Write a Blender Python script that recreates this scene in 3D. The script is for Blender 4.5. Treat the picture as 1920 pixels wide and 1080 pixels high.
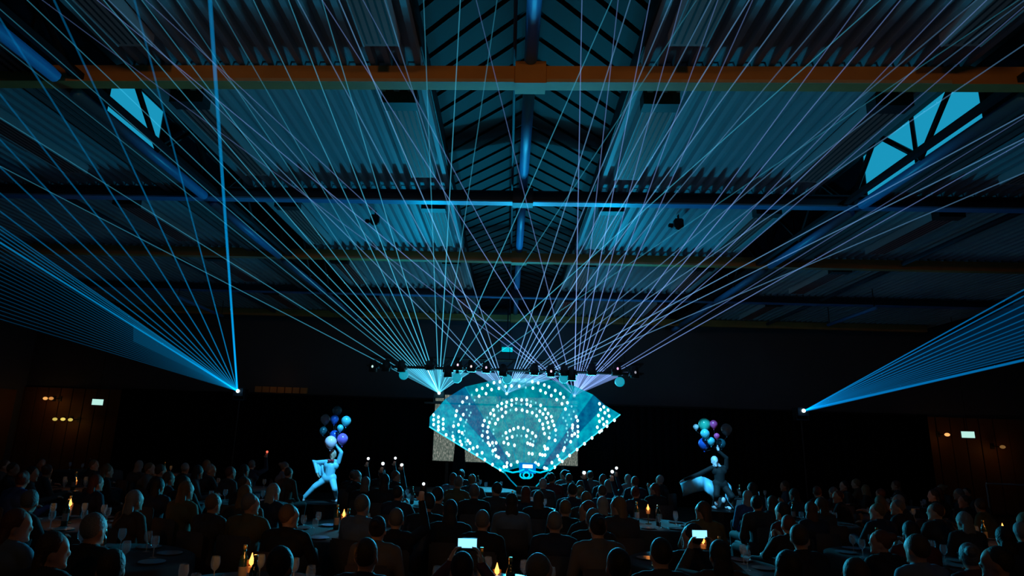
import bpy, bmesh, math, random
from mathutils import Vector, Matrix, Quaternion
random.seed(7)
SC = bpy.context.scene
for o in list(bpy.data.objects): bpy.data.objects.remove(o)
COL = SC.collection
# ------------------------------------------------------------------ camera
F = 1172.0; PPX, PPY = 890.0, 540.0
CAM = Vector((0, 0, 2.0))
_tilt = math.radians(2.1)
_v = Vector((952 - PPX, -(824 - PPY), -F)).normalized()
_h = Vector((math.cos(_tilt), -math.sin(_tilt), 0))
_n = _v.cross(_h).normalized()
if _n.y < 0: _n = -_n
_x = _v.cross(_n)
ROT = Matrix((_x, _v, _n))                      # world = ROT @ camera
cd = bpy.data.cameras.new('camera'); cam = bpy.data.objects.new('camera', cd); COL.objects.link(cam)
cd.sensor_width = 36; cd.lens = F * 36 / 1920; cd.shift_x = (960 - PPX) / 1920; cd.clip_start = 0.05; cd.clip_end = 200
cam.matrix_world = Matrix.Translation(CAM) @ ROT.to_4x4()
SC.camera = cam
# ------------------------------------------------------------------ world, exposure
w = bpy.data.worlds.new('world'); SC.world = w; w.use_nodes = True
w.node_tree.nodes['Background'].inputs[0].default_value = (0.25, 0.5, 0.75, 1)
w.node_tree.nodes['Background'].inputs[1].default_value = 0.002
SC.view_settings.view_transform = 'Standard'; SC.view_settings.look = 'None'
SC.view_settings.exposure = 0.0; SC.view_settings.gamma = 1.0; SC.view_settings.use_curve_mapping = False
SC.cycles.transparent_max_bounces = 32
SC.cycles.max_bounces = 4; SC.cycles.diffuse_bounces = 2; SC.cycles.glossy_bounces = 2; SC.cycles.transmission_bounces = 4; SC.cycles.volume_bounces = 0
SC.cycles.debug_use_spatial_splits = True
SC.cycles.sample_clamp_indirect = 1.5; SC.cycles.caustics_reflective = False; SC.cycles.caustics_refractive = False
XC = 0.18                                       # hall centre line
# ------------------------------------------------------------------ large lights
def light(name, kind, loc, energy, col, aim=None, **kw):
    l = bpy.data.lights.new(name, kind); l.energy = energy; l.color = col
    for k, v in kw.items(): setattr(l, k, v)
    o = bpy.data.objects.new(name, l); COL.objects.link(o); o.location = loc
    if aim is not None: o.rotation_euler = (Vector(aim) - Vector(loc)).to_track_quat('-Z', 'Y').to_euler()
    return o
CY = (0.0, 0.38, 0.70)
for i, x in enumerate((-2.4, 0.3, 2.9)):        # stage wash fixtures on the truss thrown at the roof over the audience
    light('stage_wash', 'SPOT', (x, 17.6, 3.7), 560, CY, (XC + (x - .3) * 1.5, 8.4, 6.9), spot_size=math.radians(78), spot_blend=0.9, shadow_soft_size=0.05)
    light('stage_uplight', 'SPOT', (x, 20.6, 3.6), 120, CY, (XC + (x - .3) * 1.4, 16.6, 6.7), spot_size=math.radians(80), spot_blend=0.9, shadow_soft_size=0.05)
for s in (-1, 1):                               # side wash, dim, along the aisles
    light('aisle_wash', 'SPOT', (XC + s * 9.3, 20.4, 3.0), 36, (0.0, 0.36, 0.75), (XC + s * 8.2, 9, 6.8), spot_size=math.radians(70), spot_blend=0.9, shadow_soft_size=0.1)
for s in (-1, 1):                               # warm house lights at the rear of the hall
    light('rear_house_light', 'SPOT', (XC + s * 3.0, -4.5, 6.05), 185, (1.0, 0.48, 0.14), (XC + s * 2.4, 9, 6.45), spot_size=math.radians(80), spot_blend=0.9, shadow_soft_size=0.3)
light('haze_glow_fill', 'SPOT', (0.2, 20.6, 4.9), 90, (0.0, 0.22, 0.6), (0.1, 24.2, 5.2), spot_size=math.radians(120), spot_blend=1.0, shadow_soft_size=.2)  # added lamp, imitates the blue haze glow behind the lasers
light('stage_glow', 'AREA', (0.5, 19.2, 3.0), 420, (0.03, 0.5, 0.8), (0.3, 9, .6), shape='RECTANGLE', size=4.6, size_y=1.6, spread=math.radians(80))

# ------------------------------------------------------------------ helpers
def ray(px, py): return ROT @ Vector((px - PPX, -(py - PPY), -F))
def on_z(px, py, z): d = ray(px, py); return CAM + d * ((z - CAM.z) / d.z)
def on_y(px, py, y): d = ray(px, py); return CAM + d * (y / d.y)
def ppm(y): return F / y * 0.985                # rough pixels per metre at depth y
def proj(p):
    c = ROT.transposed() @ (Vector(p) - CAM); return (PPX + F * c.x / -c.z, PPY - F * c.y / -c.z)

MATS = {}
def mat(name, col, rough=0.6, metal=0.0, emit=None, es=0.0, noise=0.0, nscale=8.0, bump=0.0, alpha=1.0, spec=0.4, sample=True):
    if name in MATS: return MATS[name]
    m = bpy.data.materials.new(name); m.use_nodes = True; nt = m.node_tree; b = nt.nodes['Principled BSDF']
    b.inputs['Base Color'].default_value = (*col, 1); b.inputs['Roughness'].default_value = rough
    b.inputs['Metallic'].default_value = metal; b.inputs['Specular IOR Level'].default_value = spec
    if alpha < 1: b.inputs['Alpha'].default_value = alpha
    if emit: b.inputs['Emission Color'].default_value = (*emit, 1); b.inputs['Emission Strength'].default_value = es
    if noise or bump:
        tc = nt.nodes.new('ShaderNodeTexCoord'); n = nt.nodes.new('ShaderNodeTexNoise')
        n.inputs['Scale'].default_value = nscale; n.inputs['Detail'].default_value = 4
        nt.links.new(tc.outputs['Object'], n.inputs['Vector'])
        if noise:
            r = nt.nodes.new('ShaderNodeMixRGB'); r.blend_type = 'MIX'
            r.inputs[1].default_value = (*[c * (1 - noise) for c in col], 1); r.inputs[2].default_value = (*[min(1, c * (1 + noise)) for c in col], 1)
            nt.links.new(n.outputs['Fac'], r.inputs[0]); nt.links.new(r.outputs[0], b.inputs['Base Color'])
        if bump:
            bp = nt.nodes.new('ShaderNodeBump'); bp.inputs['Strength'].default_value = bump; bp.inputs['Distance'].default_value = 0.02
            nt.links.new(n.outputs['Fac'], bp.inputs['Height']); nt.links.new(bp.outputs[0], b.inputs['Normal'])
    if not sample: m.cycles.emission_sampling = 'NONE'
    MATS[name] = m; return m
def emat(name, col, s, sample=False):
    if name in MATS: return MATS[name]
    m = bpy.data.materials.new(name); m.use_nodes = True; nt = m.node_tree; nt.nodes.clear()
    e = nt.nodes.new('ShaderNodeEmission'); o = nt.nodes.new('ShaderNodeOutputMaterial')
    e.inputs[0].default_value = (*col, 1); e.inputs[1].default_value = s; nt.links.new(e.outputs[0], o.inputs[0])
    if not sample: m.cycles.emission_sampling = 'NONE'
    MATS[name] = m; return m
def vmat(name, col, s):                          # light scattered by haze inside a beam
    if name in MATS: return MATS[name]
    m = bpy.data.materials.new(name); m.use_nodes = True; nt = m.node_tree; nt.nodes.clear()
    e = nt.nodes.new('ShaderNodeEmission'); o = nt.nodes.new('ShaderNodeOutputMaterial')
    e.inputs[0].default_value = (*col, 1); e.inputs[1].default_value = s; nt.links.new(e.outputs[0], o.inputs['Volume'])
    MATS[name] = m; return m
def glow_mat(name, col, s, tr):                  # see-through luminous film
    if name in MATS: return MATS[name]
    m = bpy.data.materials.new(name); m.use_nodes = True; nt = m.node_tree; nt.nodes.clear()
    e = nt.nodes.new('ShaderNodeEmission'); o = nt.nodes.new('ShaderNodeOutputMaterial'); t = nt.nodes.new('ShaderNodeBsdfTransparent'); mx = nt.nodes.new('ShaderNodeMixShader')
    tc = nt.nodes.new('ShaderNodeTexCoord'); n = nt.nodes.new('ShaderNodeTexNoise'); n.inputs['Scale'].default_value = 5.5; n.inputs['Detail'].default_value = 5
    r = nt.nodes.new('ShaderNodeValToRGB'); r.color_ramp.elements[0].position = .32; r.color_ramp.elements[0].color = (col[0] * .2, col[1] * .42, col[2] * .62, 1)
    r.color_ramp.elements[1].position = .68; r.color_ramp.elements[1].color = (*col, 1)
    nt.links.new(tc.outputs['Object'], n.inputs['Vector']); nt.links.new(n.outputs['Fac'], r.inputs[0]); nt.links.new(r.outputs[0], e.inputs[0])
    e.inputs[1].default_value = s; mx.inputs[0].default_value = tr
    nt.links.new(e.outputs[0], mx.inputs[1]); nt.links.new(t.outputs[0], mx.inputs[2]); nt.links.new(mx.outputs[0], o.inputs[0])
    m.cycles.emission_sampling = 'NONE'; MATS[name] = m; return m

def mesh(name, verts, faces, smooth=False):
    me = bpy.data.meshes.new(name); me.from_pydata([tuple(v) for v in verts], [], faces); me.update()
    if smooth: me.shade_smooth()
    return me
class MB:
    def __init__(s): s.v = []; s.f = []
    def add(s, vs, fs):
        b = len(s.v); s.v += [Vector(v) for v in vs]; s.f += [tuple(b + i for i in f) for f in fs]; return s
    def box(s, x0, x1, y0, y1, z0, z1):
        return s.add([(x0, y0, z0), (x1, y0, z0), (x1, y1, z0), (x0, y1, z0), (x0, y0, z1), (x1, y0, z1), (x1, y1, z1), (x0, y1, z1)],
                     [(0, 3, 2, 1), (4, 5, 6, 7), (0, 1, 5, 4), (1, 2, 6, 5), (2, 3, 7, 6), (3, 0, 4, 7)])
    def bar(s, a, b, r, n=8, r2=None):
        a, b = Vector(a), Vector(b); r2 = r if r2 is None else r2; d = (b - a).normalized()
        u = d.orthogonal().normalized(); w_ = d.cross(u)
        ring = lambda c, rr: [c + (u * math.cos(2 * math.pi * i / n) + w_ * math.sin(2 * math.pi * i / n)) * rr for i in range(n)]
        fs = [(i, (i + 1) % n, n + (i + 1) % n, n + i) for i in range(n)] + [tuple(reversed(range(n))), tuple(range(n, 2 * n))]
        return s.add(ring(a, r) + ring(b, r2), fs)
    def lathe(s, prof, n=16, c=(0, 0, 0), cap=True):
        c = Vector(c); vs = []; fs = []
        for (r, z) in prof:
            for i in range(n): a = 2 * math.pi * i / n; vs.append(c + Vector((r * math.cos(a), r * math.sin(a), z)))
        for k in range(len(prof) - 1):
            for i in range(n): j = (i + 1) % n; fs.append((k * n + i, k * n + j, (k + 1) * n + j, (k + 1) * n + i))
        if cap: fs.append(tuple(reversed(range(n)))); fs.append(tuple(range((len(prof) - 1) * n, len(prof) * n)))
        return s.add(vs, fs)
    def ell(s, c, r, n=14, m=9, rot=None):
        c = Vector(c); r = Vector(r) if hasattr(r, '__len__') else Vector((r, r, r)); vs = []; fs = []
        for k in range(m + 1):
            t = math.pi * k / m
            for i in range(n):
                a = 2 * math.pi * i / n; p = Vector((r.x * math.sin(t) * math.cos(a), r.y * math.sin(t) * math.sin(a), r.z * math.cos(t)))
                if rot: p = rot @ p
                vs.append(c + p)
        for k in range(m):
            for i in range(n): j = (i + 1) % n; fs.append((k * n + i, (k + 1) * n + i, (k + 1) * n + j, k * n + j))
        return s.add(vs, fs)
    def me(s, name='m', smooth=False): return mesh(name, s.v, s.f, smooth)
def obj(name, me, m=None, parent=None, loc=None):
    if isinstance(me, MB): me = me.me(name)
    o = bpy.data.objects.new(name, me); COL.objects.link(o)
    if m is not None:
        if len(me.materials) == 0: me.materials.append(m)
        elif me.materials[0] != m: o.material_slots[0].link = 'OBJECT'; o.material_slots[0].material = m
    if parent: o.parent = parent
    if loc is not None: o.location = loc
    return o
def empty(name, loc=(0, 0, 0), rz=0.0):
    o = bpy.data.objects.new(name, None); COL.objects.link(o); o.location = loc; o.rotation_euler = (0, 0, rz); o.empty_display_size = .1; return o
USED = {}
def tag(o, label, cat=None, group=None, kind=None):
    o['label'] = label
    if cat: o['category'] = cat
    if group: o['group'] = group
    if kind: o['kind'] = kind
    USED.setdefault(label, []).append(o); return o

# ------------------------------------------------------------------ materials
M_deck = mat('deck_metal', (0.33, 0.42, 0.46), .55, .0, noise=.12, nscale=3)
M_rib = mat('rib_metal', (0.38, 0.48, 0.52), .5, .0, noise=.1, nscale=2)
M_heater = mat('heater_grey', (0.55, 0.16, 0.13), .6, noise=.1)
M_heatside = mat('heater_side', (0.55, 0.57, 0.58), .5)
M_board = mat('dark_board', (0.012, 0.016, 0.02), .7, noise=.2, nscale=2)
M_black = mat('black_cloth', (0.004, 0.005, 0.006), .95, bump=.1, spec=.05)
M_dark = mat('black_metal', (0.012, 0.013, 0.015), .5, noise=.1)
M_steel = mat('dark_blue_steel', (0.035, 0.06, 0.09), .5)
M_tube = mat('blue_lit_tint', (0.06, 0.34, 0.72), .4)  # blue stage light on pipes, chords and flanges, put into the base colour
M_timber = mat('glulam', (0.68, 0.32, 0.08), .55, noise=.3, nscale=2.5)
M_timber_strip = mat('pale_timber', (0.62, 0.48, 0.26), .55, noise=.2)
M_floor = mat('floor', (0.012, 0.012, 0.014), .75, noise=.3)
M_wall = mat('wall_dark', (0.08, 0.09, 0.1), .8, noise=.25, nscale=.6)
M_wood = mat('wall_wood', (0.16, 0.075, 0.03), .6, noise=.35, nscale=1.3)
M_tray = mat('tray_grey', (0.24, 0.22, 0.22), .7, noise=.15)

# ------------------------------------------------------------------ setting: floor, walls
o = obj('floor', MB().box(-20, 20, -8, 24.2, -.12, 0), M_floor); tag(o, 'dark hall floor under the tables', kind='structure')
o = obj('wall_back', MB().box(-20, 20, 24.2, 24.4, 0, 8.2), M_wall); tag(o, 'dark rear wall above the black stage drape', kind='structure')
for k in range(26):                             # timber cladding panels on the rear wall beside the drape
    for s in (-1, 1):
        if 13.4 + k * .5 < 20: obj('cladding_panel', MB().box(XC + s * (13.6 + k * .5) - .23, XC + s * (13.6 + k * .5) + .23, 24.1, 24.2, .05, 3.35), M_wood, o)
for s, nm in ((-1, 'left'), (1, 'right')):
    o = obj('wall_' + nm, MB().box(XC + s * 19.5 - .1, XC + s * 19.5 + .1, -8, 24.2, 0, 8.2), M_wall)
    tag(o, 'dark side wall on the %s of the hall' % nm, kind='structure')
    for k in range(9):
        x = XC + s * 19.36
        obj('wall_panel', MB().box(x - .04, x + .04, 8 + k * 1.75, 9.68 + k * 1.75, .1, 3.2), M_wood, o)
# ------------------------------------------------------------------ ceiling
YB = [7.03 + 4.02 * k for k in range(5)]        # roof beams
ED = [2.2] + YB + [24.2]
ceil = obj('ceiling', MB().box(-20, 20, 1.5, 24.4, 8.0, 8.2), M_wall); tag(ceil, 'corrugated hall roof lit cyan above the audience', kind='structure')
PITCH = .19
def rib_me(L):
    h, a, b = .085, .055, .035
    vs = []
    for y in (0, L): vs += [(-a, y, 0), (-b, y, -h), (b, y, -h), (a, y, 0)]
    return mesh('rib', vs, [(0, 4, 5, 1), (1, 5, 6, 2), (2, 6, 7, 3), (0, 1, 2, 3), (7, 6, 5, 4)])
ZD = 6.64
for bi in range(len(ED) - 1):
    y0, y1 = ED[bi] + .02, ED[bi + 1] - .02
    rm = rib_me(y1 - y0)
    for s in (-1, 1):
        u0, u1 = 1.36, 5.34
        a, b = sorted((XC + s * u0, XC + s * u1))
        dk = obj('deck_panel', MB().box(a, b, y0, y1, ZD, ZD + .05), M_deck, ceil)
        n = int((u1 - u0) / PITCH)
        for k in range(n + 1):
            obj('deck_rib', rm, M_rib, dk, (XC + s * (u0 + .06 + k * PITCH), y0, ZD + .002))
        # aisle deck, ribs joined (past the count of pieces)
        a, b = sorted((XC + s * 6.95, XC + s * 15.5))
        dk = obj('deck_panel', MB().box(a, b, y0, y1, ZD, ZD + .05), M_deck, ceil)
        mb = MB()
        for k in range(44):
            x = XC + s * (7.05 + k * PITCH)
            mb.add([(x + v.x, y0 + (y1 - y0) * (i > 3), ZD + .002 + v.z) for i, v in enumerate([Vector(q) for q in [(-.055, 0, 0), (-.035, 0, -.085), (.035, 0, -.085), (.055, 0, 0)] * 2])],
                   [(0, 4, 5, 1), (1, 5, 6, 2), (2, 6, 7, 3), (0, 1, 2, 3), (7, 6, 5, 4)])
        r_ = obj('deck_ribs', mb, M_rib, dk); r_['kind'] = 'stuff'
# herringbone boards over the central strip
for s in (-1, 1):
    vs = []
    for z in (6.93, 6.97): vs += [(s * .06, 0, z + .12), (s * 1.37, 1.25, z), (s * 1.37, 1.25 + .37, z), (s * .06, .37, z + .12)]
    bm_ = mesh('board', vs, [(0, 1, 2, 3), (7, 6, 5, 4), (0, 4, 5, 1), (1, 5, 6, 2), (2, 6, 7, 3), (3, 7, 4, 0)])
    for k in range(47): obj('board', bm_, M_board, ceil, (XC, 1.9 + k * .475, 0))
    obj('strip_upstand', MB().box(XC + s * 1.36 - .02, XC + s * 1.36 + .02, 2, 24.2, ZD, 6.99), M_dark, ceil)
obj('strip_backing', MB().box(XC - 1.4, XC + 1.4, 2, 24.2, 7.2, 7.25), M_dark, ceil)

# roof beams
for k, y in enumerate(YB):
    tim = k % 2 == 0
    b = empty('roof_beam', (XC, y, 6.3)); 
    for s in (-1, 1):
        m = M_timber if tim else M_steel
        a, c = sorted((s * .16, s * 14.8))
        if tim:
            obj('beam_half', MB().box(a, c, -.09, .09, 0, .23), m, b)
            a, c = sorted((s * .2, s * 5.0))
            obj('beam_lath', MB().box(a, c, -.1, -.088, .0, .045), M_timber_strip, b)
        else:
            obj('beam_half', MB().box(a, c, -.02, .02, .03, .23).box(a, c, -.09, .09, .2, .23), m, b)
            obj('beam_flange', MB().box(a, c, -.1, .1, 0, .03), M_tube, b)
    obj('joint_collar', MB().box(-.19, .19, -.13, .13, -.03, .27), M_timber if tim else M_steel, b)
    words = ['broad orange timber roof beam nearest the camera', 'dark steel roof beam with blue-lit lower flange behind the nearest timber beam', 'second orange timber roof beam at mid hall',
             'far dark steel roof beam before the last timber beam', 'farthest dim timber roof beam above the stage']
    tag(b, words[k], 'roof beam', kind='structure')
# ridge tube
r = empty('ridge_pipe', (XC, 2, 6.60))
for k in range(len(ED) - 1): obj('pipe_length', MB().bar((0, ED[k] - 2 + .14, 0), (0, ED[k + 1] - 2 - .14, 0), .085, 12).me('p', True), M_tube, r)
obj('thin_pipe', MB().bar((-.2, 0, .05), (-.2, 22, .05), .022, 8), M_steel, r)
tag(r, 'long blue-lit pipe running along the roof ridge', 'pipe', kind='structure')
# truss girders
for s, nm in ((-1, 'left'), (1, 'right')):
    g = empty('truss_girder', (XC + s * 6.05, 0, 6.3))
    for k in range(len(ED) - 1):
        a, b = ED[k] + .2, ED[k + 1] - .2
        obj('bottom_chord', MB().bar((0, a, 0), (0, b, 0), .085, 10).me('c', True), M_tube, g)
        n = 4; d = (ED[k + 1] - ED[k]) / n
        for j in range(n):
            p, q = ED[k] + d * j, ED[k] + d * (j + 1)
            obj('web_diagonal', MB().bar((-s * .1, p, .05 if j % 2 == 0 else .95), (-s * .1, q, .95 if j % 2 == 0 else .05), .045, 6), M_dark, g)
    obj('top_chord', MB().box(-.09, .09, 2, 24, .93, 1.08), M_dark, g)
    obj('lower_rail', MB().box(-s * .25 - .05, -s * .25 + .05, 2, 24, .02, .1), M_dark, g)
    tag(g, 'steel truss girder with blue-lit bottom chord along the %s of the nave' % nm, 'girder', kind='structure')
    # cable tray beside it
    t = empty('cable_tray', (XC + s * 6.62, 2, 6.44))
    obj('tray_bed', MB().box(-.3, .3, 0, 22, 0, .03), M_tray, t)
    for q in (-1, 1): obj('tray_lip', MB().box(q * .3 - .015, q * .3 + .015, 0, 22, 0, .1), M_dark, t)
    for q in (-.12, .0, .12): obj('cable', MB().bar((q, 0, -.012), (q, 22, -.012), .014, 6), M_dark, t)
    tag(t, 'grey flat cable tray outside the %s truss girder' % nm, 'cable tray', kind='structure')
    # outer girder
    g = empty('truss_girder', (XC + s * 9.15, 0, 6.42))
    for k in range(len(ED) - 1): obj('bottom_chord', MB().bar((0, ED[k] + .2, 0), (0, ED[k + 1] - .2, 0), .06, 8).me('c', True), M_steel, g)
    tag(g, 'dim outer girder chord over the %s aisle' % nm, 'girder', kind='structure')
    # clerestory window behind the truss, second bay glows with dusk light
    wn = empty('window_%d' % (1 if s < 0 else 2), (XC + s * 6.62, 0, 6.6))
    obj('window_frame', MB().box(-.03, .03, 2, 24, 0, .08).box(-.03, .03, 2, 24, 1.0, 1.1), M_dark, wn)
    for k in range(14):
        y = 2.4 + k * 1.55
        lit = 8.5 < y < (9.2 if s < 0 else 10.4)
        obj('pane', MB().box(-.012, .012, y, y + 1.45, .08, 1.0), emat('dusk_pane', (0.01, .30, .50), 1.0) if lit else mat('dark_pane', (0.01, .02, .03), .2), wn)
        obj('mullion', MB().box(-.03, .03, y + 1.45, y + 1.55, 0, 1.1), M_dark, wn)
    tag(wn, 'clerestory window strip behind the %s girder, glowing cyan near the first beam' % nm, kind='structure')
# radiant heaters
HE = [(-1.76, 'inner left'), (1.76, 'inner right'), (-4.74, 'outer left'), (4.74, 'outer right'), (-8.12, 'left aisle'), (8.12, 'right aisle')]
BAYW = ['nearest bay overhead', 'bay behind the near timber beam', 'bay behind the blue steel beam', 'bay behind the mid timber beam', 'bay above the stage']
hm = MB().box(-.2, .2, 0, 2.35, 0, .02).me('hp'); hs = MB().box(-.215, -.2, 0, 2.35, -.01, .15).me('hs'); hend = MB().box(-.24, .24, -.22, 0, -.03, .17).me('he')
hg = MB().box(-.01, .01, .05, 2.3, -.006, 0).me('hg'); hcab = MB().bar((0, 0, .1), (0, 0, .25), .008, 5).me('hc')
for bi in range(5):
    for u, w_ in HE:
        if bi == 0 and abs(u) > 7: continue
        h = empty('radiant_heater', (XC + u, (ED[bi] if bi else 3.25) + .78, 6.42))
        obj('panel', hm, M_heater, h); obj('end_shade_box', hend, M_dark, h)  # dark box stands in for the shadow at the heater's near end
        for q in range(5): obj('grille_bar', hg, M_dark, h, (-.16 + q * .08, 0, 0))
        for q in (-.15, .15):
            for y in (.3, 2.0): obj('hanger', hcab, M_dark, h, (q, y, 0))
        obj('side', hs, M_heatside, h); obj('side', hs, M_heatside, h, (.415, 0, 0))
        tag(h, 'grey ceiling heater panel, %s, %s' % (w_, BAYW[bi]), 'heater', 'ceiling heater panels')

# ------------------------------------------------------------------ stage drape, screen
def curtain(x0, x1, y, z0, z1, amp, step):
    n = int((x1 - x0) / step); vs = []; fs = []
    for i in range(n + 1):
        x = x0 + (x1 - x0) * i / n; d = amp * math.sin(i * 2.1) + amp * .4 * math.sin(i * .7)
        vs += [(x, y + d, z0), (x, y + d * .6, z1)]
    for i in range(n): fs.append((2 * i, 2 * i + 2, 2 * i + 3, 2 * i + 1))
    return mesh('drape', vs, fs, True)
d = obj('stage_drape', curtain(XC - 14.3, XC + 14.0, 22.4, .02, 3.28, .05, .09), M_black); tag(d, 'long black pipe-and-drape curtain behind the stage', 'curtain')
d.modifiers.new('th', 'SOLIDIFY').thickness = .012
obj('drape_rail', MB().bar((XC - 14.3, 22.4, 3.3), (XC + 14.0, 22.4, 3.3), .03, 8), M_dark, d)
m = bpy.data.materials.new('screen_glitter'); m.use_nodes = True; nt = m.node_tree; nt.nodes.clear()
tc = nt.nodes.new('ShaderNodeTexCoord'); vo = nt.nodes.new('ShaderNodeTexNoise'); mp = nt.nodes.new('ShaderNodeMapping'); rp = nt.nodes.new('ShaderNodeValToRGB'); e = nt.nodes.new('ShaderNodeEmission'); out = nt.nodes.new('ShaderNodeOutputMaterial')
mp.inputs['Scale'].default_value = (16, 1, 7); vo.inputs['Scale'].default_value = 1.5; vo.inputs['Detail'].default_value = 6; vo.inputs['Roughness'].default_value = .75
rp.color_ramp.elements[0].position = .36; rp.color_ramp.elements[0].color = (.035, .05, .045, 1)
rp.color_ramp.elements[1].position = .72; rp.color_ramp.elements[1].color = (.62, .56, .5, 1)
el = rp.color_ramp.elements.new(.52); el.color = (.12, .155, .13, 1)
nt.links.new(tc.outputs['Object'], mp.inputs[0]); nt.links.new(mp.outputs[0], vo.inputs['Vector']); nt.links.new(vo.outputs['Fac'], rp.inputs[0]); nt.links.new(rp.outputs[0], e.inputs[0]); nt.links.new(e.outputs[0], out.inputs[0]); e.inputs[1].default_value = .95
m.cycles.emission_sampling = 'NONE'
YS = 21.7
p0 = on_y(811, 863, YS); p1 = on_y(1083, 874, YS); p2 = on_y(950, 744, YS)
sc_ = empty('video_screen', ((p0.x + p1.x) / 2, YS, 0)); wd = (p1.x - p0.x) / 2; zb, zt = (p0.z + p1.z) / 2, p2.z
obj('display', MB().box(-wd, wd, 0, .02, zb, zt), m, sc_)
obj('cabinet', MB().box(-wd - .03, wd + .03, .02, .14, zb - .03, zt + .03), M_dark, sc_)
for s in (-1, 1): obj('stand_leg', MB().box(s * wd * .8 - .05, s * wd * .8 + .05, .05, .3, 0, zb), M_dark, sc_)
tag(sc_, 'wide video screen showing pale glitter behind the illuminated fan', 'screen')
a = on_y(864, 790, 21.2); zb_ = on_y(864, 866, 21.2).z
hw0, hw1 = .12, .27
t_ = obj('tapered_plinth', MB().add([(-hw1, -.15, 0), (hw1, -.15, 0), (hw1, .15, 0), (-hw1, .15, 0), (-hw0, -.1, 2.35), (hw0, -.1, 2.35), (hw0, .1, 2.35), (-hw0, .1, 2.35)],
        [(0, 3, 2, 1), (4, 5, 6, 7), (0, 1, 5, 4), (1, 2, 6, 5), (2, 3, 7, 6), (3, 0, 4, 7)]), M_black, None, (a.x, 21.2, 0))
obj('top_cap', MB().box(-.16, .16, -.13, .13, 2.35, 2.39), M_dark, t_)
tag(t_, 'black tapered column standing in front of the left of the video screen', 'column')
# stage deck
st = empty('stage_platform', (XC, 20.0, 0))
for k in range(6): obj('deck_module', MB().box(-3.6 + k * 1.2 + .01, -2.4 + k * 1.2 - .01, -1.0, 1.0, .0, .42), mat('stage_deck', (.02, .022, .026), .4), st)
tag(st, 'low black stage platform under the illuminated fan', 'platform')

# ------------------------------------------------------------------ illuminated fan
YF = 20.0
fan = empty('illuminated_fan', on_y(990, 914, YF)); FO = fan.location
def fp(px, py, dy=0): q = on_y(px, py, YF + dy); return q - FO
M_film = [glow_mat('fan_film_a', (.0, .50, .64), 1.0, .33), glow_mat('fan_film_b', (.0, .24, .46), .85, .42), glow_mat('fan_film_c', (.0, .50, .58), .9, .52)]
OUT = [(805, 800), (806, 782), (835, 748), (872, 725), (925, 713), (985, 709), (1035, 713), (1078, 724), (1112, 740), (1135, 760), (1163, 777)]
INN = [(945, 886), (949, 884), (956, 881), (963, 879), (972, 877), (982, 876), (992, 876), (1002, 877), (1012, 879), (1021, 881), (1030, 883)]
M_neon = emat('neon_cyan', (.0, .62, .85), 1.15)
M_rim = emat('fan_rim', (.05, .75, .9), 1.1)
for k in range(10):
    dy0, dy1 = (0, .22) if k % 2 == 0 else (.22, 0)
    n = 8; vs = []; fs = []
    for i in range(n + 1):
        t = i / n
        for (o_, i_, dy) in ((OUT[k], INN[k], dy0), (OUT[k + 1], INN[k + 1], dy1)):
            px, py = i_[0] + (o_[0] - i_[0]) * t, i_[1] + (o_[1] - i_[1]) * t
            vs.append(fp(px, py, dy * t - .35 * t))
    for i in range(n): fs.append((2 * i, 2 * i + 1, 2 * i + 3, 2 * i + 2))
    pn = obj('fan_panel', mesh('panel', vs, fs), (M_film[0] if k in (0, 1, 7, 9) else M_film[1] if k in (2, 8) else M_film[2]), fan)
    pn.modifiers.new('th', 'SOLIDIFY').thickness = .004
for k in range(11):
    dy = 0 if k % 2 == 0 else .22
    edge = k in (0, 10)
    mm = M_rim if edge else (glow_mat('fan_rib_glow', (.0, .5, .66), .8, .3))
    obj('fan_rib', MB().bar(fp(*INN[k]), fp(OUT[k][0], OUT[k][1], dy - .35), .022 if edge else .012, 6), mm, fan)
bulb_me = MB().ell((0, 0, 0), (.040, .03, .052), 8, 6).me('bulb', True)
bulb_sm = MB().ell((0, 0, 0), (.028, .022, .038), 8, 6).me('bulb_s', True)
M_bulb = emat('bulb_white', (.55, 1.0, 1.0), 2.6); M_bulb2 = emat('bulb_dim', (.25, .85, .95), .95)
PTS = []
def in_fan(px, py):
    dx, dy = px - 990, 914 - py
    a = math.degrees(math.atan2(dy, dx)); return 37 < a < 149 and math.hypot(dx, dy) < 224
def horseshoe(cx, cy, rx, ry, a0, a1, n, big=True, jit=1.5):
    for i in range(n):
        a = math.radians(a0 + (a1 - a0) * i / (n - 1))
        PTS.append((cx + rx * math.cos(a) + random.uniform(-jit, jit), cy - ry * math.sin(a) + random.uniform(-jit, jit), big and random.random() < .72))
horseshoe(967, 806, 118, 94, -8, 188, 34); horseshoe(967, 808, 107, 84, -14, 194, 30); horseshoe(967, 810, 97, 73, -16, 22, 8, False); horseshoe(967, 810, 97, 74, 150, 200, 10, False)
horseshoe(973, 812, 68, 63, -12, 192, 26); horseshoe(973, 812, 58, 55, -8, 188, 22); horseshoe(973, 814, 48, 46, 0, 180, 16)
horseshoe(973, 846, 42, 43, 40, 140, 9); horseshoe(973, 846, 33, 30, 35, 145, 8); horseshoe(975, 850, 52, 40, 150, 185, 4)
for (cx, cy) in ((957, 835), (996, 833), (958, 852), (995, 850), (963, 869)):
    for i in range(4): PTS.append((cx + random.uniform(-8, 8), cy + random.uniform(-3, 3), True))
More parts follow.
